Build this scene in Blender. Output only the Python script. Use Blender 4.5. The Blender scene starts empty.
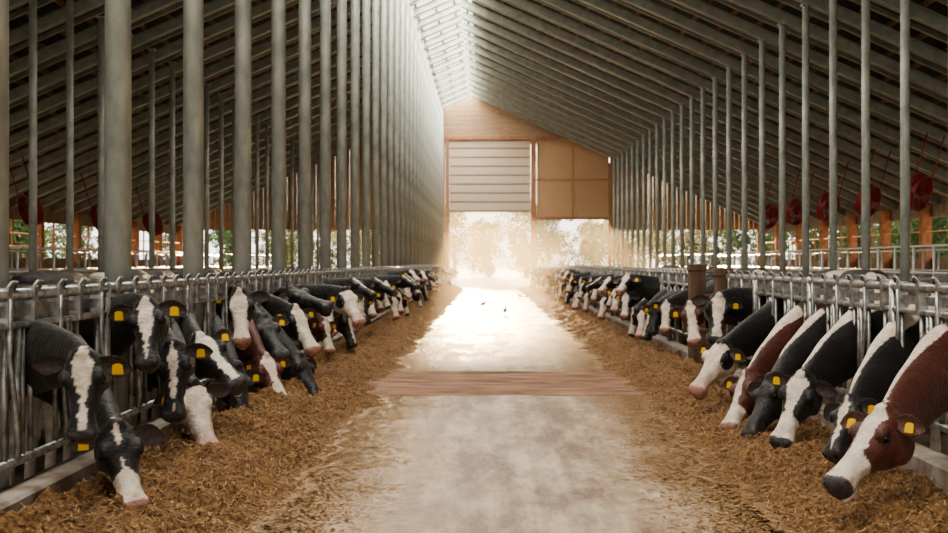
import bpy, bmesh, math, random
import numpy as np
from mathutils import Vector, Matrix, noise
random.seed(7)
F=1150.0; VX=487.0; VY=262.0; H=1.6
S=bpy.context.scene
try:
    S.view_settings.view_transform='AgX'; S.view_settings.look='AgX - Medium High Contrast'
except Exception as e: print(e)
def W(px,py,d):
    return Vector(((px-VX)*d/F, d, H-(py-VY)*d/F))
# ------------------------------------------------------------------ materials
def newmat(name):
    m=bpy.data.materials.new(name); m.use_nodes=True
    nt=m.node_tree; b=nt.nodes['Principled BSDF']; return m,nt,b
def setc(b,c,rough=.6,metal=0.0):
    b.inputs['Base Color'].default_value=(*c,1); b.inputs['Roughness'].default_value=rough; b.inputs['Metallic'].default_value=metal
def noisy(name,c1,c2,scale=5,rough=.6,metal=0,bump=.2,detail=6,stretch=(1,1,1),bscale=None,bdist=.02,lo=.35,hi=.65):
    m,nt,b=newmat(name); setc(b,c1,rough,metal)
    tc=nt.nodes.new('ShaderNodeTexCoord'); mp=nt.nodes.new('ShaderNodeMapping'); mp.inputs['Scale'].default_value=stretch
    n=nt.nodes.new('ShaderNodeTexNoise'); n.inputs['Scale'].default_value=scale; n.inputs['Detail'].default_value=detail
    cr=nt.nodes.new('ShaderNodeValToRGB'); cr.color_ramp.elements[0].position=lo; cr.color_ramp.elements[1].position=hi
    cr.color_ramp.elements[0].color=(*c1,1); cr.color_ramp.elements[1].color=(*c2,1)
    nt.links.new(tc.outputs['Object'],mp.inputs[0]); nt.links.new(mp.outputs[0],n.inputs['Vector'])
    nt.links.new(n.outputs['Fac'],cr.inputs[0]); nt.links.new(cr.outputs[0],b.inputs['Base Color'])
    if bump:
        n2=nt.nodes.new('ShaderNodeTexNoise'); n2.inputs['Scale'].default_value=bscale or scale*4; n2.inputs['Detail'].default_value=5
        nt.links.new(mp.outputs[0],n2.inputs['Vector'])
        bp=nt.nodes.new('ShaderNodeBump'); bp.inputs['Strength'].default_value=bump; bp.inputs['Distance'].default_value=bdist
        nt.links.new(n2.outputs['Fac'],bp.inputs['Height']); nt.links.new(bp.outputs[0],b.inputs['Normal'])
    return m
M_col=noisy('galvanised_steel',(.31,.34,.30),(.51,.53,.47),6,.5,.2,.1,stretch=(1,1,.5))
M_fence=noisy('fence_steel',(.20,.20,.19),(.46,.45,.42),14,.38,.7,.15)
M_raft=noisy('rafter_steel',(.33,.36,.31),(.46,.48,.42),4,.5,.1,0)
M_purl=noisy('purlin_timber',(.20,.11,.055),(.33,.20,.11),4,.7,0,0)
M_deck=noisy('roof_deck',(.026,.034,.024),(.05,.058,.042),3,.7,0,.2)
M_curb=noisy('curb_concrete',(.17,.125,.09),(.36,.32,.27),5,.8,0,.5,bdist=.01)
M_cowfloor=noisy('stall_floor',(.10,.07,.045),(.24,.17,.11),3,.8,0,.5)
M_feed=noisy('silage_feed',(.065,.030,.010),(.37,.20,.075),30,.9,0,1,bscale=60,bdist=.05,lo=.3,hi=.7)
M_straw=noisy('straw_bits',(.11,.052,.018),(.55,.34,.14),40,.8,0,0,lo=.35,hi=.65)
M_wood=noisy('old_wood',(.07,.04,.025),(.17,.10,.06),8,.75,0,.4,stretch=(1,1,.2))
M_orange=noisy('orange_timber',(.36,.14,.06),(.50,.24,.12),5,.7,0,.2)
M_red,_,b=newmat('red_paint'); setc(b,(.26,.03,.025),.5)
M_wall=noisy('side_wall_panel',(.24,.18,.12),(.36,.29,.21),3,.8,0,.2)
M_white,_,b=newmat('white_pipe'); setc(b,(.55,.55,.52),.35,.2)
M_bark=noisy('bark',(.08,.05,.03),(.15,.1,.07),8,.9,0,.4)
M_ground=noisy('yard_ground',(.55,.48,.38),(.70,.64,.54),1,.9,0,.2)
M_dark,_,b=newmat('black_plastic'); setc(b,(.02,.02,.02),.5)
M_bird,_,b=newmat('bird_feathers'); setc(b,(.06,.05,.045),.6)
def translucent(name,c,k,c2=None):
    m,nt,b=newmat(name); setc(b,c,.6)
    t=nt.nodes.new('ShaderNodeBsdfTranslucent'); t.inputs[0].default_value=(*(c2 or c),1)
    mx=nt.nodes.new('ShaderNodeMixShader'); mx.inputs[0].default_value=k
    out=nt.nodes['Material Output']
    nt.links.new(b.outputs[0],mx.inputs[1]); nt.links.new(t.outputs[0],mx.inputs[2]); nt.links.new(mx.outputs[0],out.inputs[0])
    return m
M_leaf=translucent('foliage',(.07,.12,.035),.15)
M_door=translucent('door_panel',(.82,.68,.52),.05)
M_corr=translucent('corrugated_panel',(.62,.40,.22),.055)
M_gable=noisy('gable_planks',(.36,.22,.12),(.50,.33,.2),2,.7,0,.2,stretch=(1,1,8))
def lane():
    m,nt,b=newmat('lane_concrete')
    N=nt.nodes.new; L=nt.links.new
    tc=N('ShaderNodeTexCoord'); mp=N('ShaderNodeMapping'); mp.inputs['Scale'].default_value=(1,.28,1)
    L(tc.outputs['Object'],mp.inputs[0])
    n=N('ShaderNodeTexNoise'); n.inputs['Scale'].default_value=2.2; n.inputs['Detail'].default_value=9; n.inputs['Roughness'].default_value=.72
    L(mp.outputs[0],n.inputs['Vector'])
    cr=N('ShaderNodeValToRGB'); e=cr.color_ramp.elements
    e[0].position=.40; e[0].color=(.17,.10,.058,1); e[1].position=.68; e[1].color=(.60,.52,.41,1)
    x=e.new(.53); x.color=(.42,.325,.225,1)
    L(n.outputs['Fac'],cr.inputs[0])
    mp2=N('ShaderNodeMapping'); mp2.inputs['Scale'].default_value=(5,.12,1); L(tc.outputs['Object'],mp2.inputs[0])
    ns=N('ShaderNodeTexNoise'); ns.inputs['Scale'].default_value=1.5; ns.inputs['Detail'].default_value=6; L(mp2.outputs[0],ns.inputs['Vector'])
    ms=N('ShaderNodeMapRange'); ms.inputs[1].default_value=.38; ms.inputs[2].default_value=.62; ms.inputs[3].default_value=.82; ms.inputs[4].default_value=1.06; L(ns.outputs['Fac'],ms.inputs[0])
    vs=N('ShaderNodeVectorMath'); vs.operation='SCALE'; L(cr.outputs[0],vs.inputs[0]); L(ms.outputs[0],vs.inputs['Scale'])
    sx=N('ShaderNodeSeparateXYZ'); L(tc.outputs['Object'],sx.inputs[0])
    ad=N('ShaderNodeMath'); ad.operation='SUBTRACT'; ad.inputs[1].default_value=.22; L(sx.outputs[0],ad.inputs[0])
    ab=N('ShaderNodeMath'); ab.operation='ABSOLUTE'; L(ad.outputs[0],ab.inputs[0])
    n3=N('ShaderNodeTexNoise'); n3.inputs['Scale'].default_value=5; n3.inputs['Detail'].default_value=10; n3.inputs['Roughness'].default_value=.75; L(tc.outputs['Object'],n3.inputs['Vector'])
    mu=N('ShaderNodeMath'); mu.operation='MULTIPLY_ADD'; mu.inputs[1].default_value=2.4; L(n3.outputs['Fac'],mu.inputs[0]); L(ab.outputs[0],mu.inputs[2])
    mr=N('ShaderNodeMapRange'); mr.inputs[1].default_value=1.75; mr.inputs[2].default_value=2.8; L(mu.outputs[0],mr.inputs[0])
    mix=N('ShaderNodeMix'); mix.data_type='RGBA'; L(mr.outputs[0],mix.inputs[0]); L(vs.outputs[0],mix.inputs[6]); mix.inputs[7].default_value=(.25,.14,.06,1)
    L(mix.outputs[2],b.inputs['Base Color'])
    r=N('ShaderNodeMapRange'); r.inputs[1].default_value=.35; r.inputs[2].default_value=.65; r.inputs[3].default_value=.45; r.inputs[4].default_value=.75
    L(n.outputs['Fac'],r.inputs[0]); L(r.outputs[0],b.inputs['Roughness'])
    bp=N('ShaderNodeBump'); bp.inputs['Strength'].default_value=.4; bp.inputs['Distance'].default_value=.02
    n2=N('ShaderNodeTexNoise'); n2.inputs['Scale'].default_value=18; n2.inputs['Detail'].default_value=6; L(tc.outputs['Object'],n2.inputs['Vector'])
    L(n2.outputs['Fac'],bp.inputs['Height']); L(bp.outputs[0],b.inputs['Normal'])
    return m
M_lane=lane()
M_band=noisy('dirt_channel',(.09,.042,.024),(.36,.20,.115),2.2,.85,0,.6,stretch=(.7,3,1),lo=.3,hi=.7)
def coat():
    m,nt,b=newmat('cow_coat'); N=nt.nodes.new; L=nt.links.new
    a=N('ShaderNodeAttribute'); a.attribute_name='Coat'
    tc=N('ShaderNodeTexCoord')
    nn=N('ShaderNodeTexNoise'); nn.inputs['Scale'].default_value=14; nn.inputs['Detail'].default_value=9; nn.inputs['Roughness'].default_value=.7; L(tc.outputs['Object'],nn.inputs['Vector'])
    mr=N('ShaderNodeMapRange'); mr.inputs[1].default_value=.3; mr.inputs[2].default_value=.7; mr.inputs[3].default_value=.6; mr.inputs[4].default_value=1.18; L(nn.outputs['Fac'],mr.inputs[0])
    vm=N('ShaderNodeVectorMath'); vm.operation='SCALE'; L(a.outputs['Color'],vm.inputs[0]); L(mr.outputs[0],vm.inputs['Scale'])
    L(vm.outputs[0],b.inputs['Base Color'])
    b.inputs['Roughness'].default_value=.58
    b.inputs['Sheen Weight'].default_value=.12; b.inputs['Sheen Roughness'].default_value=.4; b.inputs['Sheen Tint'].default_value=(1,.85,.7,1)
    n=N('ShaderNodeTexNoise'); n.inputs['Scale'].default_value=90; n.inputs['Detail'].default_value=5
    mp=N('ShaderNodeMapping'); mp.inputs['Scale'].default_value=(.3,1,.5)
    L(tc.outputs['Object'],mp.inputs[0]); L(mp.outputs[0],n.inputs['Vector'])
    bp=N('ShaderNodeBump'); bp.inputs['Strength'].default_value=.7; bp.inputs['Distance'].default_value=.014
    L(n.outputs['Fac'],bp.inputs['Height'])
    bp2=N('ShaderNodeBump'); bp2.inputs['Strength'].default_value=.4; bp2.inputs['Distance'].default_value=.05
    n4=N('ShaderNodeTexNoise'); n4.inputs['Scale'].default_value=9; n4.inputs['Detail'].default_value=4; L(tc.outputs['Object'],n4.inputs['Vector'])
    L(n4.outputs['Fac'],bp2.inputs['Height']); L(bp.outputs[0],bp2.inputs['Normal']); L(bp2.outputs[0],b.inputs['Normal'])
    return m
M_coat=coat()
M_eye,_,b=newmat('cow_eye'); setc(b,(.008,.006,.005),.08)
M_tag,_,b=newmat('yellow_ear_tag'); setc(b,(.80,.48,.02),.4)
# ------------------------------------------------------------------ helpers
def obj(name,bm,mats,smooth=False,loc=(0,0,0)):
    me=bpy.data.meshes.new(name); bmesh.ops.recalc_face_normals(bm,faces=bm.faces); bm.to_mesh(me); bm.free()
    for m in (mats if isinstance(mats,(list,tuple)) else [mats]): me.materials.append(m)
    if smooth:
        for p in me.polygons: p.use_smooth=True
    o=bpy.data.objects.new(name,me); o.location=loc; S.collection.objects.link(o); return o
def inst(name,me,loc,rz=0,sc=1):
    o=bpy.data.objects.new(name,me); o.location=loc; o.rotation_euler=(0,0,rz); o.scale=(sc,sc,sc); S.collection.objects.link(o); return o
def box(bm,x0,x1,y0,y1,z0,z1,mi=0):
    v=[bm.verts.new(p) for p in [(x0,y0,z0),(x1,y0,z0),(x1,y1,z0),(x0,y1,z0),(x0,y0,z1),(x1,y0,z1),(x1,y1,z1),(x0,y1,z1)]]
    for f in [(0,3,2,1),(4,5,6,7),(0,1,5,4),(1,2,6,5),(2,3,7,6),(3,0,4,7)]:
        fc=bm.faces.new([v[i] for i in f]); fc.material_index=mi
def quad(bm,pts,mi=0):
    f=bm.faces.new([bm.verts.new(p) for p in pts]); f.material_index=mi
def path_tube(bm,pts,rad,n=8,mi=0):
    pts=[Vector(p) for p in pts]; rings=[]
    if not isinstance(rad,(list,tuple)): rad=[rad]*len(pts)
    prev=None
    for i,p in enumerate(pts):
        t=(pts[min(i+1,len(pts)-1)]-pts[max(i-1,0)]).normalized()
        u=Vector((0,0,1)) if abs(t.z)<.9 else Vector((1,0,0))
        if prev is not None: u=prev
        a=(u-t*u.dot(t)).normalized(); prev=a; b=t.cross(a)
        rings.append([bm.verts.new(p+rad[i]*(math.cos(k*2*math.pi/n)*a+math.sin(k*2*math.pi/n)*b)) for k in range(n)])
    for i in range(len(rings)-1):
        for k in range(n):
            f=bm.faces.new([rings[i][k],rings[i][(k+1)%n],rings[i+1][(k+1)%n],rings[i+1][k]]); f.material_index=mi; f.smooth=True
    for r in (rings[0],rings[-1]):
        f=bm.faces.new(r); f.material_index=mi
def loft(bm,rings):
    R=[[bm.verts.new(p) for p in r] for r in rings]; n=len(R[0])
    for i in range(len(R)-1):
        for k in range(n):
            bm.faces.new([R[i][k],R[i][(k+1)%n],R[i+1][(k+1)%n],R[i+1][k]])
    for r in (R[0],R[-1]):
        c=bm.verts.new(sum((v.co for v in r),Vector())/n)
        for k in range(n): bm.faces.new([r[k],r[(k+1)%n],c])
# ------------------------------------------------------------------ cow
HEAD=[(-.035,.060,-.005,-.11),(-.01,.090,.018,-.16),(.04,.110,.030,-.215),(.10,.119,.032,-.262),(.155,.121,.024,-.268),(.20,.106,.012,-.238),(.26,.082,.004,-.190),
      (.33,.068,.002,-.156),(.39,.067,.004,-.143),(.44,.079,.002,-.148),(.485,.087,-.006,-.152),(.518,.077,-.022,-.140),(.537,.048,-.05,-.114)]
BODY=[(-1.97,1.24,.07,.05),(-1.92,1.17,.18,.15),(-1.78,1.12,.26,.25),(-1.6,1.09,.31,.29),(-1.35,1.05,.35,.31),(-1.05,1.02,.385,.345),(-.78,1.02,.385,.335),
      (-.58,1.04,.37,.28),(-.42,1.05,.335,.235),(-.28,1.04,.27,.19),(-.17,1.02,.18,.13)]
WHITE=np.array([.66,.565,.46]); BLACK=np.array([.012,.011,.012]); RED=np.array([.085,.020,.010]); PINK=np.array([.50,.26,.20])
def ellring(c,u,v,a,b,n=24,eu=1.0,ev=1.0,low=0.0):
    out=[]
    for k in range(n):
        t=k*2*math.pi/n; cs=math.cos(t); sn=math.sin(t)
        y=math.copysign(abs(cs)**eu,cs)*a*(1-low*max(0,-sn)); z=math.copysign(abs(sn)**ev,sn)*b
        out.append(c+u*y+v*z)
    return out
def make_cow(name,poll,muz,hint,col='black',blaze=.03,white_muzzle=False,white_head=False,crest=0,seed=0,voxel=.014,bodywhite=0.0,tags=True,thick=1.0):
    poll=Vector(poll); muz=Vector(muz)
    hx=(muz-poll); ln=hx.length; hx.normalize(); sl=min(1.18,max(.86,ln/.53)); sc=min(1.1,max(.95,ln/.53))
    hy=Vector(hint).cross(hx).normalized(); hz=hx.cross(hy).normalized()
    def HP(x,y,z): return poll+hx*(x*sl)+(hy*y+hz*z)*sc
    bm=bmesh.new()
    Y=Vector((0,1,0)); Z=Vector((0,0,1)); X=Vector((1,0,0))
    loft(bm,[ellring(Vector((x,0,zc)),Y,Z,hw,hh,28,.85,.9,.1) for x,zc,hh,hw in BODY])
    loft(bm,[ellring(HP(s,0,(t+b)/2),hy*sc,hz*sc,w,(t-b)/2,28,.72,.8,.42) for s,w,t,b in HEAD])
    def blob(c,r):
        rings=[]
        for i in range(1,8):
            ph=math.pi*i/8; rings.append(ellring(HP(c[0]-r[0]*math.cos(ph),c[1],c[2]),hy*sc,hz*sc,r[1]*math.sin(ph),r[2]*math.sin(ph),12))
        loft(bm,rings)
    for sy in (-1,1):
        blob((.145,.096*sy,-.002),(.055,.036,.034)); blob((.482,.048*sy,-.042),(.05,.042,.042)); blob((.09,.090*sy,-.175),(.10,.034,.088))
        blob((.27,.062*sy,-.075),(.10,.022,.028))
    blob((.47,0,-.142),(.07,.055,.028)); blob((0,0,.014),(.045,.058,.042))
    nb=HP(.03,0,-.085)
    P0=Vector((-.45,0,1.05)); P1=Vector((-.16,0,1.04 if thick>1 else 1.02))
    d=((nb-P0).normalized()+hx*.30).normalized(); P2=nb-d*.20; P3=nb
    rings=[]; K=16
    ex=1.05 if thick<=1 else .82
    for i in range(K+1):
        t=i/K; p=P0*(1-t)**3+P1*3*t*(1-t)**2+P2*3*t*t*(1-t)+P3*t**3
        tg=((P1-P0)*(1-t)**2+(P2-P1)*2*t*(1-t)+(P3-P2)*t*t).normalized()
        lat=(Y*(1-t*t)+hy*(t*t if hy.dot(Y)>0 else -t*t)); lat=(lat-tg*lat.dot(tg)).normalized(); up=tg.cross(lat)
        if up.z<0 and abs(up.z)>.1: up=-up
        hh=.32*(1-t)**ex+.112*sc*(1-(1-t)**ex); hw=.19*(1-t)**1.6+.070*sc*(1-(1-t)**1.6)
        rings.append(ellring(p,lat,up,hw,hh,24,.9,.95,.25))
    loft(bm,rings)
    def leg(pts):
        loft(bm,[ellring(Vector(p[:3]),Y,X,p[3],p[4],14) for p in pts])
    for sy in (-1,1):
        y=.17*sy
        leg([(-.42,y*1.0,1.15,.05,.09),(-.42,y,.95,.085,.16),(-.44,y,.75,.075,.11),(-.45,y,.58,.05,.065),(-.43,y,.44,.047,.055),(-.445,y,.30,.032,.037),(-.45,y,.16,.034,.04),(-.43,y,.09,.04,.048),(-.415,y,.05,.05,.062),(-.41,y,0.0,.055,.07)])
        y=.19*sy
        leg([(-1.68,y,1.15,.06,.12),(-1.62,y*1.05,1.0,.095,.21),(-1.52,y*1.15,.80,.095,.17),(-1.62,y*1.05,.64,.06,.095),(-1.73,y,.52,.045,.06),(-1.72,y,.38,.034,.045),(-1.69,y,.18,.036,.042),(-1.67,y,.10,.04,.05),(-1.655,y,.05,.05,.062),(-1.65,y,0,.055,.07)])
    loft(bm,[ellring(Vector((-1.93-.05*math.sin(k*.6),0,1.28-k*.11)),Y,X,.028 if k<7 else .04,.028 if k<7 else .04,10) for k in range(10)])
    loft(bm,[ellring(Vector((-1.38,0,z)),Y,X,r*.9,r,16) for z,r in [(.8,.17),(.7,.19),(.6,.17),(.53,.11),(.5,.05)]])
    bmesh.ops.recalc_face_normals(bm,faces=bm.faces)
    me=bpy.data.meshes.new('tmp'); bm.to_mesh(me); bm.free()
    o=bpy.data.objects.new('tmp',me); S.collection.objects.link(o)
    r=o.modifiers.new('r','REMESH'); r.mode='VOXEL'; r.voxel_size=voxel
    s=o.modifiers.new('s','SMOOTH'); s.factor=.5; s.iterations=4 if voxel<.016 else 3
    dg=bpy.context.evaluated_depsgraph_get(); rm=bpy.data.meshes.new_from_object(o.evaluated_get(dg))
    bpy.data.objects.remove(o); bpy.data.meshes.remove(me)
    nv=len(rm.vertices); co=np.empty(nv*3,np.float32); rm.vertices.foreach_get('co',co); co=co.reshape(-1,3)
    no=np.empty(nv*3,np.float32); rm.vertices.foreach_get('normal',no); no=no.reshape(-1,3)
    faces=[tuple(p.vertices) for p in rm.polygons]; bpy.data.meshes.remove(rm)
    base=BLACK if col=='black' else RED
    if col=='white': base=WHITE
    ph=seed*1.37
    x,y,z=co.T
    n=np.sin(2.6*x+ph+1.4*np.sin(3.1*z+ph*2))+np.sin(3.3*z+2.1*y+ph*1.7+1.2*np.sin(2.3*x+ph))+.5*np.sin(7*x+5*z+ph*3)+.22*np.sin(19*x+13*z+11*y)
    c=np.where((n>0.9-bodywhite)[:,None],WHITE,base).astype(float)
    c[(z<.45)]=WHITE*.85
    q=(co-np.array(poll))@np.array([list(hx),list(hy),list(hz)]).T/np.array([sl,sc,sc])
    hm=(q[:,0]>-.06)&(q[:,0]<.57)&(np.abs(q[:,1])<.16)&(q[:,2]>-.30)&(q[:,2]<.08)&(x>-.02)
    nk=(x>-.25)&(~hm); c[nk]=base
    if bodywhite>=.5: c[nk&(n>.3)]=WHITE
    if crest:
        dist=np.linalg.norm(co-np.array(poll),axis=1)
        dor=no[:,2]*.8+no[:,0]*.6
        lim=1.02-crest*np.clip(dist*1.1-.06,0,1)+.06*np.sin(11*x+ph)
        c[(x>-.4)&(~hm)&(dor>lim)]=WHITE
    hb=base if not white_head else WHITE
    wob=.007*np.sin(13*q[:,0]+ph)+.006*np.sin(29*q[:,0]+2*ph)+.003*np.sin(90*q[:,0]+60*q[:,1])+.004*np.sin(50*q[:,1]+70*q[:,0])
    c[hm]=hb
    if white_head:
        pc=(BLACK if col!='red' else RED)
        sp=hm&(((q[:,0]-.12)**2/.012+(np.abs(q[:,1])-.13)**2/.003+(q[:,2]+.04)**2/.012)<1)&((q[:,1]>0)|(seed%2==0)); c[sp]=pc
        c[hm&(q[:,0]<.03+wob)]=pc
        c[hm&(q[:,0]>.36)]=WHITE*.55+PINK*.45
    if blaze>0:
        sh=[.9,.35,.6,.15][seed%4]
        tt=np.clip((q[:,0]-.06)/.30,0,1)
        bw=blaze*(1.35-(1.35-sh)*tt)*np.where(q[:,0]<.06,np.clip((q[:,0]+.04)*9,.1,1),1)+wob
        if white_muzzle: bw=bw+np.clip((q[:,0]-.28)*1.4,0,1)
        off=.012*math.sin(seed*2.1)
        c[hm&(np.abs(q[:,1]-off)<bw)&((q[:,2]>-.06)|(q[:,0]>.31))]=WHITE
    mz=hm&(q[:,0]>.482)&(q[:,2]>-.125)
    c[mz]=PINK*.8 if (white_head or (white_muzzle and seed%2==0)) else np.array([.05,.042,.042])
    er=hm&(((q[:,0]-.165)**2+(q[:,2]+.03)**2)<.036**2)&(np.abs(q[:,1])>.07); c[er]=np.array([.03,.02,.02])
    ml=hm&(q[:,0]>.38)&(np.abs(q[:,2]+.118+.03*(q[:,0]-.45))<.007); c[ml]=np.array([.03,.015,.015])
    dsp=.004*np.sin(9*x+7*z+5*y+ph)+.003*np.sin(13*z-12*y+ph)
    dsp=np.where(hm,dsp*.2,dsp); co=co+no*dsp[:,None]
    V=[tuple(v) for v in co]; FC=faces; C=[tuple(k) for k in c]; MI=[0]*len(faces)
    def add(bm2,mi,colfn):
        base_i=len(V); bm2.verts.index_update()
        for v in bm2.verts: V.append(tuple(v.co)); C.append(tuple(colfn(v.co)))
        for f in bm2.faces: FC.append(tuple(base_i+v.index for v in f.verts)); MI.append(mi)
        bm2.free()
    for sy in (-1,1):
        b2=bmesh.new(); mt=Matrix.Translation(HP(.165,.105*sy,-.028)); bmesh.ops.create_uvsphere(b2,u_segments=14,v_segments=10,radius=.026*sc,matrix=mt)
        add(b2,1,lambda p:(0,0,0))
        b2=bmesh.new(); pts=[HP(.165+.030*math.cos(a),(.113-.006*abs(math.cos(a)))*sy,-.028+.024*math.sin(a)) for a in [math.pi*k/8 for k in range(9)]]
        path_tube(b2,pts,[.004]+[.0085]*7+[.004],6); add(b2,0,lambda p:(np.array(hb)*.6))
        b2=bmesh.new(); bmesh.ops.create_uvsphere(b2,u_segments=10,v_segments=6,radius=1,matrix=Matrix.Translation(HP(.515,.047*sy,-.048))@Matrix([[hx.x,hy.x,hz.x],[hx.y,hy.y,hz.y],[hx.z,hy.z,hz.z]]).to_4x4()@Matrix.Diagonal((.019,.014,.019,1)))
        add(b2,1,lambda p:(0,0,0))
        rr=random.Random(seed*3+sy); dr=rr.uniform(-.3,.12)
        e=(hy*sy*1.0+hz*dr-hx*rr.uniform(-.25,.1)).normalized()
        u=(hx*.75-hz*.65); u=(u-e*u.dot(e)).normalized(); nn=e.cross(u)*sy
        if nn.dot(hz+hx*.5)<0: nn=-nn
        eb=HP(.035,.085*sy,-.035); L=.19*sc; rings=[]
        for t,a in [(0,.024),(.15,.040),(.35,.058),(.55,.063),(.72,.053),(.87,.034),(.96,.015),(1,.004)]:
            cc=eb+e*(L*t)-Vector((0,0,1))*(.02*t*t); ring=[]
            for k in range(16):
                f=k*2*math.pi/16; ring.append(cc+u*(a*math.cos(f))+nn*(.007*math.sin(f)+ .45*a*math.cos(f)**2))
            rings.append(ring)
        b2=bmesh.new(); loft(b2,rings)
        ec=np.array(base if col!='white' else BLACK); inner=(ec*.6+np.array([.045,.028,.024]))
        bmesh.ops.recalc_face_normals(b2,faces=b2.faces); b2.normal_update()
        cols={tuple(v.co):(inner if v.normal.dot(nn)>.25 else ec) for v in b2.verts}
        add(b2,0,lambda p:cols[tuple(p)])
        if tags and not (seed+sy)%3==0:
            b2=bmesh.new(); c0=eb+e*(L*.55)+nn*.022
            dn=Vector((0,0,-1)); dn=(dn-nn*dn.dot(nn)); dn=(dn.normalized() if dn.length>.2 else u); sd=nn.cross(dn)
            sh2=[(-.5,0),(-.25,-.18),(.25,-.18),(.5,0),(.55,.95),(-.55,.95)]
            T=.054
            vs=[[b2.verts.new(c0+sd*(a*T)+dn*(bb*T)+nn*k) for a,bb in sh2] for k in (0,.006)]
            b2.faces.new(vs[0]); b2.faces.new(vs[1])
            for k in range(6): b2.faces.new([vs[0][k],vs[0][(k+1)%6],vs[1][(k+1)%6],vs[1][k]])
            add(b2,2,lambda p:(1,1,0))
    m=bpy.data.meshes.new('cow_body'); m.from_pydata(V,[],FC)
    at=m.attributes.new('Coat','FLOAT_COLOR','POINT'); arr=np.ones((len(V),4),np.float32); arr[:,:3]=np.array(C); at.data.foreach_set('color',arr.ravel())
    m.polygons.foreach_set('material_index',MI); m.polygons.foreach_set('use_smooth',[mi!=2 for mi in MI])
    for k in (M_coat,M_eye,M_tag): m.materials.append(k)
    m.update(); return m
FL=-2.60; FR=3.03
def place(side,by,poll,muz,hint,**kw):
    fx=FL if side<0 else FR
    s=1 if side<0 else -1
    def loc(v): return Vector((s*(v.x-fx),s*(v.y-by),v.z))
    h=Vector(hint); h=Vector((s*h.x,s*h.y,h.z))
    me=make_cow('cow',loc(W(*poll)),loc(W(*muz)),h,**kw)
    return inst('cow',me,(fx,by,0),0 if side<0 else math.pi)
place(-1,6.85,(82,354,6.1),(80,438,5.95),(.1,-1,.3),col='black',blaze=.045,seed=1,bodywhite=.2)
place(-1,7.50,(116,426,6.6),(136,508,6.35),(.45,-.85,.2),col='black',blaze=0.012,white_muzzle=True,seed=2)
place(-1,8.20,(146,302,7.6),(146,364,7.35),(.1,-1,.3),col='black',blaze=.050,seed=3)
place(-1,8.95,(172,344,8.1),(172,418,7.9),(.05,-1,.25),col='black',blaze=.02,seed=4)
place(-1,9.75,(192,384,8.9),(212,452,8.6),(.45,-.85,.3),col='black',white_head=True,blaze=0,seed=5)
place(-1,10.4,(199,338,9.5),(240,382,9.15),(.35,-.75,.60),col='black',blaze=.05,seed=6)
place(-1,11.2,(236,366,10.5),(250,426,10.2),(.7,-.7,.1),col='black',blaze=.0,seed=7)
place(-1,11.9,(240,292,11.5),(241,342,11.2),(.1,-1,.3),col='black',blaze=.06,white_muzzle=True,seed=8)
place(-1,12.5,(264,356,11.8),(290,410,11.5),(.6,-.75,.3),col='red',blaze=.045,white_muzzle=True,seed=9)
place(-1,13.2,(299,356,12.8),(322,396,12.5),(.8,-.5,.3),col='black',blaze=0,seed=11)
place(-1,12.9,(262,318,12.4),(284,354,12.0),(.5,-.8,.5),col='black',blaze=0,seed=15)
place(-1,13.8,(294,308,13.3),(318,352,13.0),(.6,-.7,.5),col='black',blaze=.06,white_muzzle=True,seed=12)
place(-1,14.5,(290,290,14.2),(332,304,13.9),(.1,-.4,1),col='black',blaze=0,seed=13)
place(-1,15.0,(345,290,14.6),(362,322,14.3),(.5,-.8,.4),col='black',white_head=True,blaze=0,seed=14)
place(1,7.85,(884,412,7.0),(815,499,6.65),(-.8,-.45,.45),col='red',blaze=.06,white_muzzle=True,crest=.45,seed=21,voxel=.012,thick=1.3)
place(1,8.75,(850,400,8.0),(828,450,7.8),(-.8,-.4,.4),col='black',blaze=.03,crest=.75,seed=22,thick=1.3)
place(1,9.75,(803,376,9.1),(776,447,8.8),(-.55,-.8,.3),col='black',blaze=.055,crest=.7,white_muzzle=True,seed=23,thick=1.3)
place(1,10.6,(772,378,9.9),(744,434,9.6),(-.8,-.4,.3),col='black',blaze=0,crest=.45,seed=25,thick=1.3)
place(1,11.4,(748,374,10.7),(724,427,10.4),(-.75,-.5,.3),col='red',blaze=.03,crest=.7,white_muzzle=True,seed=26,thick=1.3)
place(1,12.4,(722,344,11.7),(691,393,11.4),(-.6,-.65,.5),col='black',white_head=True,blaze=0,seed=27)
place(1,13.3,(718,296,12.7),(716,340,12.4),(-.1,-1,.35),col='black',blaze=.05,seed=28)
place(1,14.1,(690,304,13.5),(694,342,13.2),(-.4,-1,.35),col='red',blaze=.05,white_muzzle=True,seed=30)
variants=[]
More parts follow.
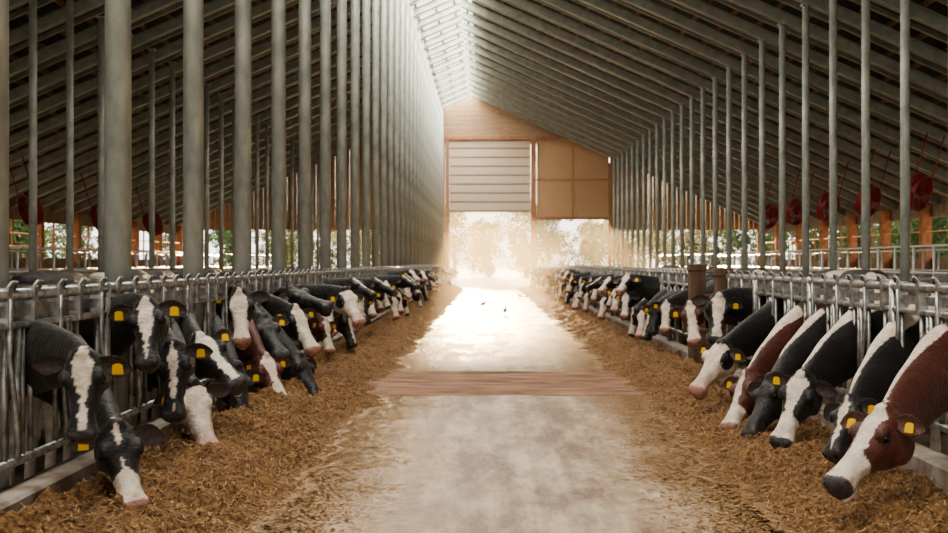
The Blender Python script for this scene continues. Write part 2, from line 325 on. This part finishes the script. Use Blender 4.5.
vs=[((.36,0,.85),(.54,-.08,.36),(.9,-.3,.3),dict(col='black',blaze=.03)),
    ((.38,.05,1.15),(.58,.0,.72),(.7,-.2,.5),dict(col='black',blaze=.06,white_muzzle=True)),
    ((.36,-.12,.85),(.50,-.34,.42),(.6,-.7,.2),dict(col='red',blaze=.04,white_muzzle=True)),
    ((.36,-.1,1.2),(.42,-.32,.75),(.4,-.9,.4),dict(col='black',blaze=.04)),
    ((.40,-.1,.82),(.56,-.24,.36),(.8,-.4,.3),dict(col='black',white_head=True,blaze=0)),
    ((.36,0,.98),(.50,-.18,.53),(.7,-.6,.3),dict(col='black',blaze=0)),
    ((.45,0,1.28),(.86,-.15,1.08),(.1,-.2,1),dict(col='black',blaze=.02)),
    ((.38,.08,.78),(.52,.05,.28),(.8,.1,.2),dict(col='black',blaze=.07,white_muzzle=True,crest=.5)),
    ((.36,-.1,1.05),(.50,-.33,.62),(.5,-.8,.3),dict(col='black',blaze=.05,white_muzzle=True,bodywhite=.8)),
    ((.38,-.1,1.10),(.54,-.32,.68),(.5,-.8,.3),dict(col='red',white_head=True,blaze=0)),
    ((.42,-.1,1.33),(.66,-.42,1.10),(.2,-.3,1),dict(col='black',blaze=.05,white_muzzle=True)),
    ((.36,-.05,1.16),(.48,-.4,.86),(.4,-.6,.8),dict(col='black',blaze=.06))]
for i,(p,m,h,kw) in enumerate(vs):
    variants.append((make_cow('cow',p,m,h,seed=40+i,voxel=.02,**kw), make_cow('cow',(p[0],-p[1],p[2]),(m[0],-m[1],m[2]),(h[0],-h[1],h[2]),seed=60+i,voxel=.02,**kw)))
last=-1
def pick():
    global last
    k=random.randrange(12)
    while k==last: k=random.randrange(12)
    last=k; return k
y=15.75
while y<68:
    if random.random()<.97: inst('cow',variants[pick()][0],(FL+random.uniform(-.05,.2),y+random.uniform(-.06,.06),0),random.uniform(-.25,.08),random.uniform(.95,1.04))
    y+=.70
y=17.3
while y<68:
    if random.random()<.97: inst('cow',variants[pick()][1],(FR-random.uniform(-.05,.2),y+random.uniform(-.06,.06),0),math.pi+random.uniform(-.08,.25),random.uniform(.95,1.04))
    y+=.70
for k in range(12):
    inst('cow',variants[[8,1,8,3,5,8,6,8,1,10,8,11][k]][0],(-5.9-random.uniform(0,1.0),9.0+k*2.9,0),random.choice([1.45,1.6,-1.5]),1.05)
    if k<8: inst('cow',variants[[3,8,1,8,10,8,6,8][k]][0],(6.0+random.uniform(-.2,.3),13.5+k*3.6,0),random.choice([1.5,-1.6,-1.5]),1.05)
# ------------------------------------------------------------------ building
Y0=-14.0; D=72.0; XR=17.0; XL=-19.1; RX=-1.06; RZ=11.7; SL=.443
def rz(x): return RZ-SL*abs(x-RX)
bm=bmesh.new(); quad(bm,[(-2.45,Y0,0),(2.9,Y0,0),(2.9,D+.3,0),(-2.45,D+.3,0)]); obj('floor',bm,M_lane)
bm=bmesh.new(); quad(bm,[(XL,Y0,0),(-2.45,Y0,0),(-2.45,D+.3,0),(XL,D+.3,0)]); quad(bm,[(2.9,Y0,0),(XR,Y0,0),(XR,D+.3,0),(2.9,D+.3,0)]); obj('floor_cow_area',bm,M_cowfloor)
bm=bmesh.new()
quad(bm,[(-150,D+.3,-.02),(150,D+.3,-.02),(150,260,-.02),(-150,260,-.02)])
quad(bm,[(-150,-40,-.02),(XL,-40,-.02),(XL,D+.3,-.02),(-150,D+.3,-.02)]); quad(bm,[(XR,-40,-.02),(150,-40,-.02),(150,D+.3,-.02),(XR,D+.3,-.02)])
quad(bm,[(XL,-40,-.02),(XR,-40,-.02),(XR,Y0,-.02),(XL,Y0,-.02)])
obj('ground',bm,M_ground)
bm=bmesh.new(); GX=80; GY=48; gv=[]
for j in range(GY+1):
    row=[]
    for i in range(GX+1):
        x=-2.44+5.33*i/GX; yy=13.75+3.0*j/GY+.3*noise.noise(Vector((x*1.6,(1 if j>GY/2 else 0)*5,3)))*(1 if j in(0,GY) else .3)
        z=.006+.014*max(0,noise.noise(Vector((x*1.2,yy*7,2))))+(.022 if j in (3,4,23,24,44,45) else 0)
        if j in (0,GY): z=.0015
        row.append(bm.verts.new((x,yy,z)))
    gv.append(row)
for j in range(GY):
    for i in range(GX): bm.faces.new([gv[j][i],gv[j][i+1],gv[j+1][i+1],gv[j+1][i]])
obj('cross_channel',bm,M_band)
bm=bmesh.new(); box(bm,-2.64,-2.45,Y0,D-.5,0,.37); o=obj('feed_curb',bm,M_curb); bv=o.modifiers.new('b','BEVEL'); bv.width=.02
bm=bmesh.new(); box(bm,2.9,3.12,Y0,14.6,0,.30); box(bm,2.9,3.12,16.75,D-.5,0,.30); o=obj('feed_curb',bm,M_curb); bv=o.modifiers.new('b','BEVEL'); bv.width=.02
def fence(x,zb,y0,y1,sgn):
    bm=bmesh.new(); top=1.42
    path_tube(bm,[(x,y0,top),(x,y1,top)],.034,10); path_tube(bm,[(x,y0,1.25),(x,y1,1.25)],.024,8); path_tube(bm,[(x,y0,.50),(x,y1,.50)],.028,8)
    box(bm,x-.012,x+.012,y0,y1,1.30,1.36)
    n=int(round((y1-y0)/.7333))
    for i in range(n+1):
        yb=y0+i*.7333
        if i%3==0: path_tube(bm,[(x,yb,zb),(x,yb,1.46)],.036,10)
        if i==n: break
        c=yb+.3667
        for dy in (-.19,.19):
            path_tube(bm,[(x,c+dy,.5),(x,c+dy,1.25)],.017,6)
            box(bm,x-.035,x+.035,c+dy-.028,c+dy+.028,1.235,1.46)
            path_tube(bm,[(x,c+dy,1.44),(x+sgn*.03,c+dy+.03,1.49),(x+sgn*.03,c+dy+.09,1.49),(x,c+dy+.11,1.43)],.011,5)
        path_tube(bm,[(x+sgn*.03,c+.19,1.40),(x+sgn*.03,c+.19,1.1),(x+sgn*.03,c+.30,.62),(x+sgn*.02,c+.30,.5)],.017,6)
        path_tube(bm,[(x,c-.30,.5),(x,c-.30,1.25)],.015,6)
        path_tube(bm,[(x,c+.3667,.5),(x,c+.3667,1.25)],.02,6)
        path_tube(bm,[(x,c-.19,1.05),(x,c-.36,1.18)],.012,5)
    return obj('headlock_fence',bm,M_fence)
fence(FL,.37,6.37-.7333*7,66.5,1)
fence(FR,.30,6.37-.7333*6,6.37-.7333*6+.7333*17,-1)
fence(FR,.30,16.9,66.5,-1)
for (yy,x,h,w) in [(14.75,3.03,1.5,.10),(16.6,3.03,1.55,.11)]:
    bm=bmesh.new(); box(bm,-w,w,-w,w,0,h); box(bm,-w-.015,w+.015,-w-.015,w+.015,h-.08,h+.02)
    for z in (.6,1.0): box(bm,-w-.02,w+.02,-w-.02,w+.02,z,z+.05)
    o=obj('wooden_gate_post',bm,M_wood,loc=(x,yy,0)); bv=o.modifiers.new('b','BEVEL'); bv.width=.01
bm=bmesh.new()
for z in (.5,.85,1.2): path_tube(bm,[(3.4,14.9,z),(3.4,16.5,z)],.03,8)
for yy in (14.9,15.7,16.5): path_tube(bm,[(3.4,yy,.0),(3.4,yy,1.25)],.03,8)
obj('passage_gate',bm,M_wood)
def colmesh(r,h):
    bm=bmesh.new(); path_tube(bm,[(0,0,0),(0,0,h)],r,16); box(bm,-r*1.1,r*1.1,-r*1.5,r*1.5,0,.03); box(bm,-r*1.3,r*1.3,-r*1.3,r*1.3,h-.04,h)
    me=bpy.data.meshes.new('column'); bmesh.ops.recalc_face_normals(bm,faces=bm.faces); bm.to_mesh(me); bm.free(); me.materials.append(M_col); return me
CX=-2.75
mL=colmesh(.095,rz(CX)); mR=colmesh(.085,rz(7.7)); mLL=colmesh(.085,rz(-9.8))
ys=[6.37+2.2*k for k in range(-9,30)]
for yy in ys:
    if yy>D-.6: continue
    inst('steel_column',mL,(CX,yy,0)); inst('steel_column',mR,(7.7,yy-.59,0)); inst('steel_column',mLL,(-9.8,yy+.85,0))
def rafters():
    bm=bmesh.new()
    def beam(xa,xb,y,w,h,up=0):
        za,zb=rz(xa)+up,rz(xb)+up
        v=[]
        for (x,z) in ((xa,za),(xb,zb)):
            for dy in (-w/2,w/2):
                for dz in (0,h): v.append(bm.verts.new((x,y+dy,z+dz)))
        for f in [(0,1,3,2),(4,6,7,5),(0,4,5,1),(2,3,7,6),(0,2,6,4),(1,5,7,3)]: bm.faces.new([v[i] for i in f])
    for yy in ys:
        for (a,b_,of) in ((RX,XR+.6,-.59),(XL-.6,RX,0)):
            beam(a,b_,yy+of,.22,.03); beam(a,b_,yy+of,.03,.30); beam(a,b_,yy+of,.20,.03,.28)
            beam(a,b_,yy+of+1.1,.10,.12,.18)
    return obj('roof_rafters',bm,M_raft)
rafters()
bm=bmesh.new()
for sgn in (-1,1):
    k=0
    while True:
        x=RX+sgn*(.25+.7*k)
        if x>XR+.5 or x<XL-.5: break
        z=rz(x)+.31; box(bm,x-.045,x+.045,ys[0]-1,D,z,z+.12); k+=1
obj('roof_purlins',bm,M_purl)
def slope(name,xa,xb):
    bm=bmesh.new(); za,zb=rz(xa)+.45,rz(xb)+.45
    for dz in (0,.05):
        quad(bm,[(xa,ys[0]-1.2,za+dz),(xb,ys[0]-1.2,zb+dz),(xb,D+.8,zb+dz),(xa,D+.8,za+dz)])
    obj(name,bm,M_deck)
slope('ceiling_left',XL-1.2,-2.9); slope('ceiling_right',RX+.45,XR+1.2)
def side(name,x,sgn):
    bm=bmesh.new(); box(bm,x-.1,x+.1,ys[0]-1,D,0,1.75); box(bm,x-.1,x+.1,ys[0]-1,D,3.3,rz(x)+.3); obj(name,bm,M_wall)
    bm=bmesh.new()
    for k,yy in enumerate(ys):
        if k%2==0: box(bm,x-sgn*.35-.16,x-sgn*.35+.16,yy-.16,yy+.16,0,rz(x)+.05)
        box(bm,x-sgn*.12-.03,x-sgn*.12+.03,yy-.06,yy+.06,1.7,3.35)
    path_tube(bm,[(x-sgn*.35,ys[0],2.2),(x-sgn*.35,D-.5,2.2)],.06,6); path_tube(bm,[(x-sgn*.35,ys[0],2.75),(x-sgn*.35,D-.5,2.75)],.03,6)
    obj('timber_wall_posts',bm,M_orange)
side('wall_left',XL,-1); side('wall_right',XR,1)
def panel_h(bm,x0,x1,z0,z1,y,step):
    z=z0
    while z<z1-.01:
        zz=min(z+step,z1); box(bm,x0,x1,y,y+.1,z,zz-.10,0); box(bm,x0,x1,y+.04,y+.1,zz-.10,zz,1); z=zz
bm=bmesh.new()
z=9.35
while z<RZ+.3:
    hw=(RZ+.44-z-.14)/SL
    if hw>0: box(bm,RX-hw,RX+hw,D,D+.12,z,z+.27)
    z+=.28
def strip(xa,xb,z0,st=.3,off=.02,zcap=9.36,gap=.02):
    x=xa
    while x<xb-1e-3:
        x2=min(x+st,xb); zt=max(rz(x),rz(x2))+.44; zt=min(zt,zcap)
        if zt>z0: box(bm,x,x2-gap,D+off,D+off+.08,z0,zt)
        x=x2
strip(XL,-2.4,3.6); strip(7.7,XR,3.6); strip(XL,XR,9.0,off=.22,gap=0,zcap=12.5,st=.15)
box(bm,XL,-2.4,D,D+.1,0,1.0); box(bm,7.7,XR,D,D+.1,0,1.0)
obj('wall_end',bm,M_gable)
bm=bmesh.new(); panel_h(bm,-2.35,2.72,4.85,9.3,D+.08,.56)
box(bm,-2.35,2.72,D+.06,D+.2,4.72,4.85,1)
obj('door_1',bm,[M_door,M_gable])
bm=bmesh.new()
strip(3.12,7.65,4.35,st=.24,off=.02,zcap=9.3,gap=.10); strip(3.12,7.65,4.35,st=.24,off=.08,zcap=9.3,gap=0)
obj('window_1_corrugated_panel',bm,M_corr)
bm=bmesh.new()
box(bm,2.74,3.08,D-.15,D+.15,0,9.4); box(bm,-2.6,-2.36,D-.1,D+.15,0,9.4); box(bm,-2.6,4.6,D-.12,D+.1,9.25,9.45)
box(bm,3.08,7.7,D-.08,D+.1,4.25,4.42); box(bm,3.08,7.7,D-.08,D+.1,6.7,6.82); box(bm,5.3,5.42,D-.08,D+.1,4.3,8.8); box(bm,7.6,7.78,D-.1,D+.1,0,7.8)
box(bm,3.08,7.7,D-.08,D+.1,0,1.0)
obj('trim_1',bm,M_orange)
def stalls(x,sgn,y0,y1):
    bm=bmesh.new(); y=y0
    path_tube(bm,[(x,y0,1.35),(x,y1,1.35)],.035,8); path_tube(bm,[(x,y0,1.95),(x,y1,1.95)],.03,8)
    while y<y1:
        path_tube(bm,[(x,y,0),(x,y,1.98)],.035,8)
        pts=[(x,y,1.25),(x-sgn*1.3,y,1.25)]+[(x-sgn*(1.3+.35*math.sin(a)),y,.9+.35*math.cos(a)) for a in (.4,.8,1.2,1.57,1.9,2.3,2.7)]+[(x-sgn*1.3,y,.55),(x-sgn*.5,y,.6),(x,y,.75)]
        path_tube(bm,pts,.028,6); y+=1.2
    obj('free_stall_dividers',bm,M_white)
stalls(9.8,1,6,66); stalls(13.2,1,6,66); stalls(-11.6,-1,8,66); stalls(-15.2,-1,8,66)
def fanmesh():
    bm=bmesh.new(); R=.5; n=28; A=[]
    for r,yy in ((R,-.14),(R+.035,-.14),(R+.035,.14),(R,.14)):
        A.append([bm.verts.new((r*math.cos(k*2*math.pi/n),yy,r*math.sin(k*2*math.pi/n))) for k in range(n)])
    for i in range(4):
        for k in range(n): bm.faces.new([A[i][k],A[i][(k+1)%n],A[(i+1)%4][(k+1)%n],A[(i+1)%4][k]])
    path_tube(bm,[(0,-.12,0),(0,.12,0)],.10,12)
    for b_ in range(5):
        a=b_*2*math.pi/5; ca,sa=math.cos(a),math.sin(a); ca2,sa2=math.cos(a+.55),math.sin(a+.55)
        for o_ in (0,.012): quad(bm,[(ca*.08,-.06+o_,sa*.08),(ca*.45,-.09+o_,sa*.45),(ca2*.45,.07+o_,sa2*.45),(ca2*.08,.04+o_,sa2*.08)])
    for rr in (.2,.34,.47): path_tube(bm,[(rr*math.cos(k*2*math.pi/20),-.15,rr*math.sin(k*2*math.pi/20)) for k in range(21)],.006,4)
    for k in range(8): path_tube(bm,[(0,-.15,0),(R*math.cos(k*.785),-.15,R*math.sin(k*.785))],.006,4)
    path_tube(bm,[(-R,0,0),(-R-.02,0,.9),(-R-.02,0,1.7)],.02,6); path_tube(bm,[(R,0,0),(R+.02,0,.9),(R+.02,0,1.7)],.02,6)
    me=bpy.data.meshes.new('fan'); bmesh.ops.recalc_face_normals(bm,faces=bm.faces); bm.to_mesh(me); bm.free(); me.materials.append(M_red); return me
FM=fanmesh()
for k in range(5):
    o=inst('circulation_fan',FM,(12.4,33+4.4*k,3.6),.5); o.rotation_euler=(.3,0,.75)
for k in range(3):
    o=inst('circulation_fan',FM,(-14.3,36+6.6*k,3.25),-.5); o.rotation_euler=(.3,0,-.75)
for yy,z in [(ys[14],5.9),(ys[12],5.2)]:
    bm=bmesh.new(); box(bm,-.1,.1,-.08,.08,-.16,.16); box(bm,-.12,.12,-.1,-.08,-.18,.18); path_tube(bm,[(0,0,.16),(0,0,1.2)],.015,6)
    obj('junction_box',bm,M_dark,loc=(CX+.2,yy,z))
def birdmesh():
    bm=bmesh.new(); Z=Vector((0,0,1)); Y=Vector((0,1,0))
    loft(bm,[ellring(Vector((x,0,z)),Y,Z,a,b,10) for x,z,a,b in [(-.17,.09,.012,.006),(-.10,.10,.03,.02),(-.04,.11,.05,.045),(.03,.125,.05,.05),(.07,.15,.032,.035),(.09,.18,.028,.03),(.115,.185,.02,.02),(.15,.18,.004,.004)]])
    for sy in (-1,1): path_tube(bm,[(0,.02*sy,.09),(.01,.02*sy,.0)],.005,5)
    me=bpy.data.meshes.new('bird'); bm.to_mesh(me); bm.free(); me.materials.append(M_bird); return me
BM_=birdmesh()
for (px,py,r) in [(483,308,.4),(520,299,2.5),(505,315,1.4)]:
    d=H*F/(py-VY); inst('small_bird',BM_,((px-VX)*d/F,d,0),r,1.2)
# ------------------------------------------------------------------ feed
def feed(name,xin,xout,wmax,hgt,seed):
    sgn=1 if xout>xin else -1
    ysf=[]; y=3.0
    while y<68: ysf.append(y); y+=.045+.006*max(0,y-8)
    NX=38; V=[];Fc=[]
    for j,y in enumerate(ysf):
        wv=wmax+.28*noise.noise(Vector((0,y*.5,seed)))+.22*noise.noise(Vector((3,y*1.9,seed)))+.12*noise.noise(Vector((3,y*6,seed)))
        hm=hgt*(1+.5*noise.noise(Vector((7,y*.6,seed))))
        for i in range(NX+1):
            t=i/NX; x=xin+sgn*wv*t
            prof=max(0,math.sin(min(1,t*.74+.38)*math.pi))**1.1 if t*.74+.38<1 else 0
            h=hm*prof+ .13*prof*noise.noise(Vector((x*4,y*4,seed)))+.06*min(1,prof*3+.1)*noise.noise(Vector((x*14,y*14,seed)))+.006*(1-t)
            if t>.90: h-= .05*(t-.87)*4
            V.append((x,y,h))
    for j in range(len(ysf)-1):
        for i in range(NX):
            a=j*(NX+1)+i; Fc.append((a,a+1,a+NX+2,a+NX+1))
    nb=len(Fc)
    arr=np.array(V).reshape(len(ysf),NX+1,3)
    for k in range(42000):
        u=random.random()**1.8; y=3.6+u*26
        j=min(len(ysf)-1,int(np.searchsorted(ysf,y))); t=random.random()
        if random.random()<.45: t=.95+abs(random.gauss(0,.22))
        i=min(NX,int(t*NX)); p=arr[j,i]; x=xin+(arr[j,NX,0]-xin)*t if t>.9 else p[0]; z=max(p[2],.002)+.008
        x+=random.uniform(-.02,.02); yy=y
        if t>.9: z=.006
        a=random.uniform(0,6.28); l=random.uniform(.008,.035); w=random.uniform(.0015,.004 if t<.9 else .008); tl=random.uniform(-.4,.8)*(0 if t>.9 else 1)
        dx,dy=math.cos(a)*l,math.sin(a)*l; n=len(V)
        V+= [(x-dx-dy*w/l,yy-dy+dx*w/l,z-tl*l*.5),(x-dx+dy*w/l,yy-dy-dx*w/l,z-tl*l*.5),(x+dx+dy*w/l,yy+dy-dx*w/l,z+tl*l),(x+dx-dy*w/l,yy+dy+dx*w/l,z+tl*l)]
        Fc.append((n,n+1,n+2,n+3))
    me=bpy.data.meshes.new(name); me.from_pydata(V,[],Fc); me.materials.append(M_feed); me.materials.append(M_straw)
    me.polygons.foreach_set('material_index',[0]*nb+[1]*(len(Fc)-nb)); me.polygons.foreach_set('use_smooth',[True]*nb+[False]*(len(Fc)-nb))
    me.update(); o=bpy.data.objects.new(name,me); S.collection.objects.link(o)
feed('silage_feed',-2.445,0,1.25,.26,1.0)
feed('silage_feed',2.895,0,1.25,.18,9.0)
# ------------------------------------------------------------------ trees
def tree(seed):
    r=random.Random(seed); bm=bmesh.new(); path_tube(bm,[(0,0,0),(.1,0,2),(0,.1,5)],[.3,.22,.1],8,1)
    for k in range(5):
        a=k*1.256; path_tube(bm,[(0,0,1.2+k*.4),(math.cos(a)*1.6,math.sin(a)*1.6,3+k*.4)],[.1,.03],6,1)
    for c in range(20):
        a=r.uniform(0,6.28); q=r.uniform(0,2.8); cz=r.uniform(1.0,8); cr=r.uniform(1.0,1.7)
        cx,cy=math.cos(a)*q,math.sin(a)*q
        for k in range(170):
            v=Vector((r.gauss(0,1),r.gauss(0,1),r.gauss(0,1))).normalized()*cr*r.uniform(.6,1)+Vector((cx,cy,cz)); s=.2
            t=Vector((r.gauss(0,1),r.gauss(0,1),r.gauss(0,1))).normalized(); u=t.orthogonal().normalized()
            quad(bm,[v-t*s,v-u*s*.6,v+t*s,v+u*s*.6])
    me=bpy.data.meshes.new('tree'); bm.to_mesh(me); bm.free(); me.materials.append(M_leaf); me.materials.append(M_bark); return me
TM=[tree(1),tree(2),tree(3)]
for k in range(22): inst('tree',TM[k%3],(-30+k*3.4+random.uniform(-1,1),118+random.uniform(-4,10),0),random.uniform(0,6),random.uniform(.7,1.0))
for k in range(22):
    inst('tree',TM[k%3],(32+random.uniform(-2,3),14+k*4,0),random.uniform(0,6),random.uniform(.7,1)); inst('tree',TM[k%3],(-35+random.uniform(-3,2),14+k*4,0),random.uniform(0,6),random.uniform(.7,1))
def glow_haze(dens):  # warm scattering volume, added to give the end doorway its glow
    mm=bpy.data.materials.new('door_glow_haze'); mm.use_nodes=True; nt=mm.node_tree; nt.nodes.clear()
    out=nt.nodes.new('ShaderNodeOutputMaterial'); vs_=nt.nodes.new('ShaderNodeVolumeScatter'); vs_.inputs['Density'].default_value=dens; vs_.inputs['Anisotropy'].default_value=.65; vs_.inputs['Color'].default_value=(1,.86,.62,1)
    nt.links.new(vs_.outputs[0],out.inputs['Volume']); return mm
bm=bmesh.new(); box(bm,-16,16,D+.6,110,.0,12.0); obj('door_glow_haze',bm,glow_haze(.0014))
bm=bmesh.new(); box(bm,-2.3,7.4,34,D-.3,.1,7.7); obj('door_glow_haze',bm,glow_haze(.0042))  # added indoor box that makes the sun glow inside the door
# ------------------------------------------------------------------ light
w=bpy.data.worlds.new('World'); S.world=w; w.use_nodes=True; nt=w.node_tree; bg=nt.nodes['Background']
bg.inputs[0].default_value=(1.0,.965,.905,1); bg.inputs[1].default_value=2.8
sun=bpy.data.lights.new('sun','SUN'); sun.energy=24; sun.color=(1,.67,.34); sun.angle=math.radians(1.5)
so=bpy.data.objects.new('sun',sun); S.collection.objects.link(so)
dirv=Vector((.02,-math.cos(math.radians(5.6)),-math.sin(math.radians(5.6)))); so.rotation_euler=dirv.to_track_quat('-Z','Y').to_euler()
def area(name,loc,sx,sy,rot,power,col):
    a=bpy.data.lights.new(name,'AREA'); a.shape='RECTANGLE'; a.size=sx; a.size_y=sy; a.energy=power; a.color=col
    o=bpy.data.objects.new(name,a); o.location=loc; o.rotation_euler=rot; S.collection.objects.link(o)
area('ridge_skylight',(-1.7,30,12.4),3.4,84,(0,0,0),18000,(1,.94,.85))
# ------------------------------------------------------------------ camera
cam=bpy.data.cameras.new('camera'); cam.sensor_width=36; cam.lens=F/948*36
cam.shift_x=-(VX-474)/948; cam.shift_y=-(266.5-VY)/948
cam.dof.use_dof=True; cam.dof.focus_distance=9.5; cam.dof.aperture_fstop=2.8
cam.clip_end=600
co=bpy.data.objects.new('camera',cam); co.location=(0,0,H); co.rotation_euler=(math.radians(90),0,0); S.collection.objects.link(co); S.camera=co
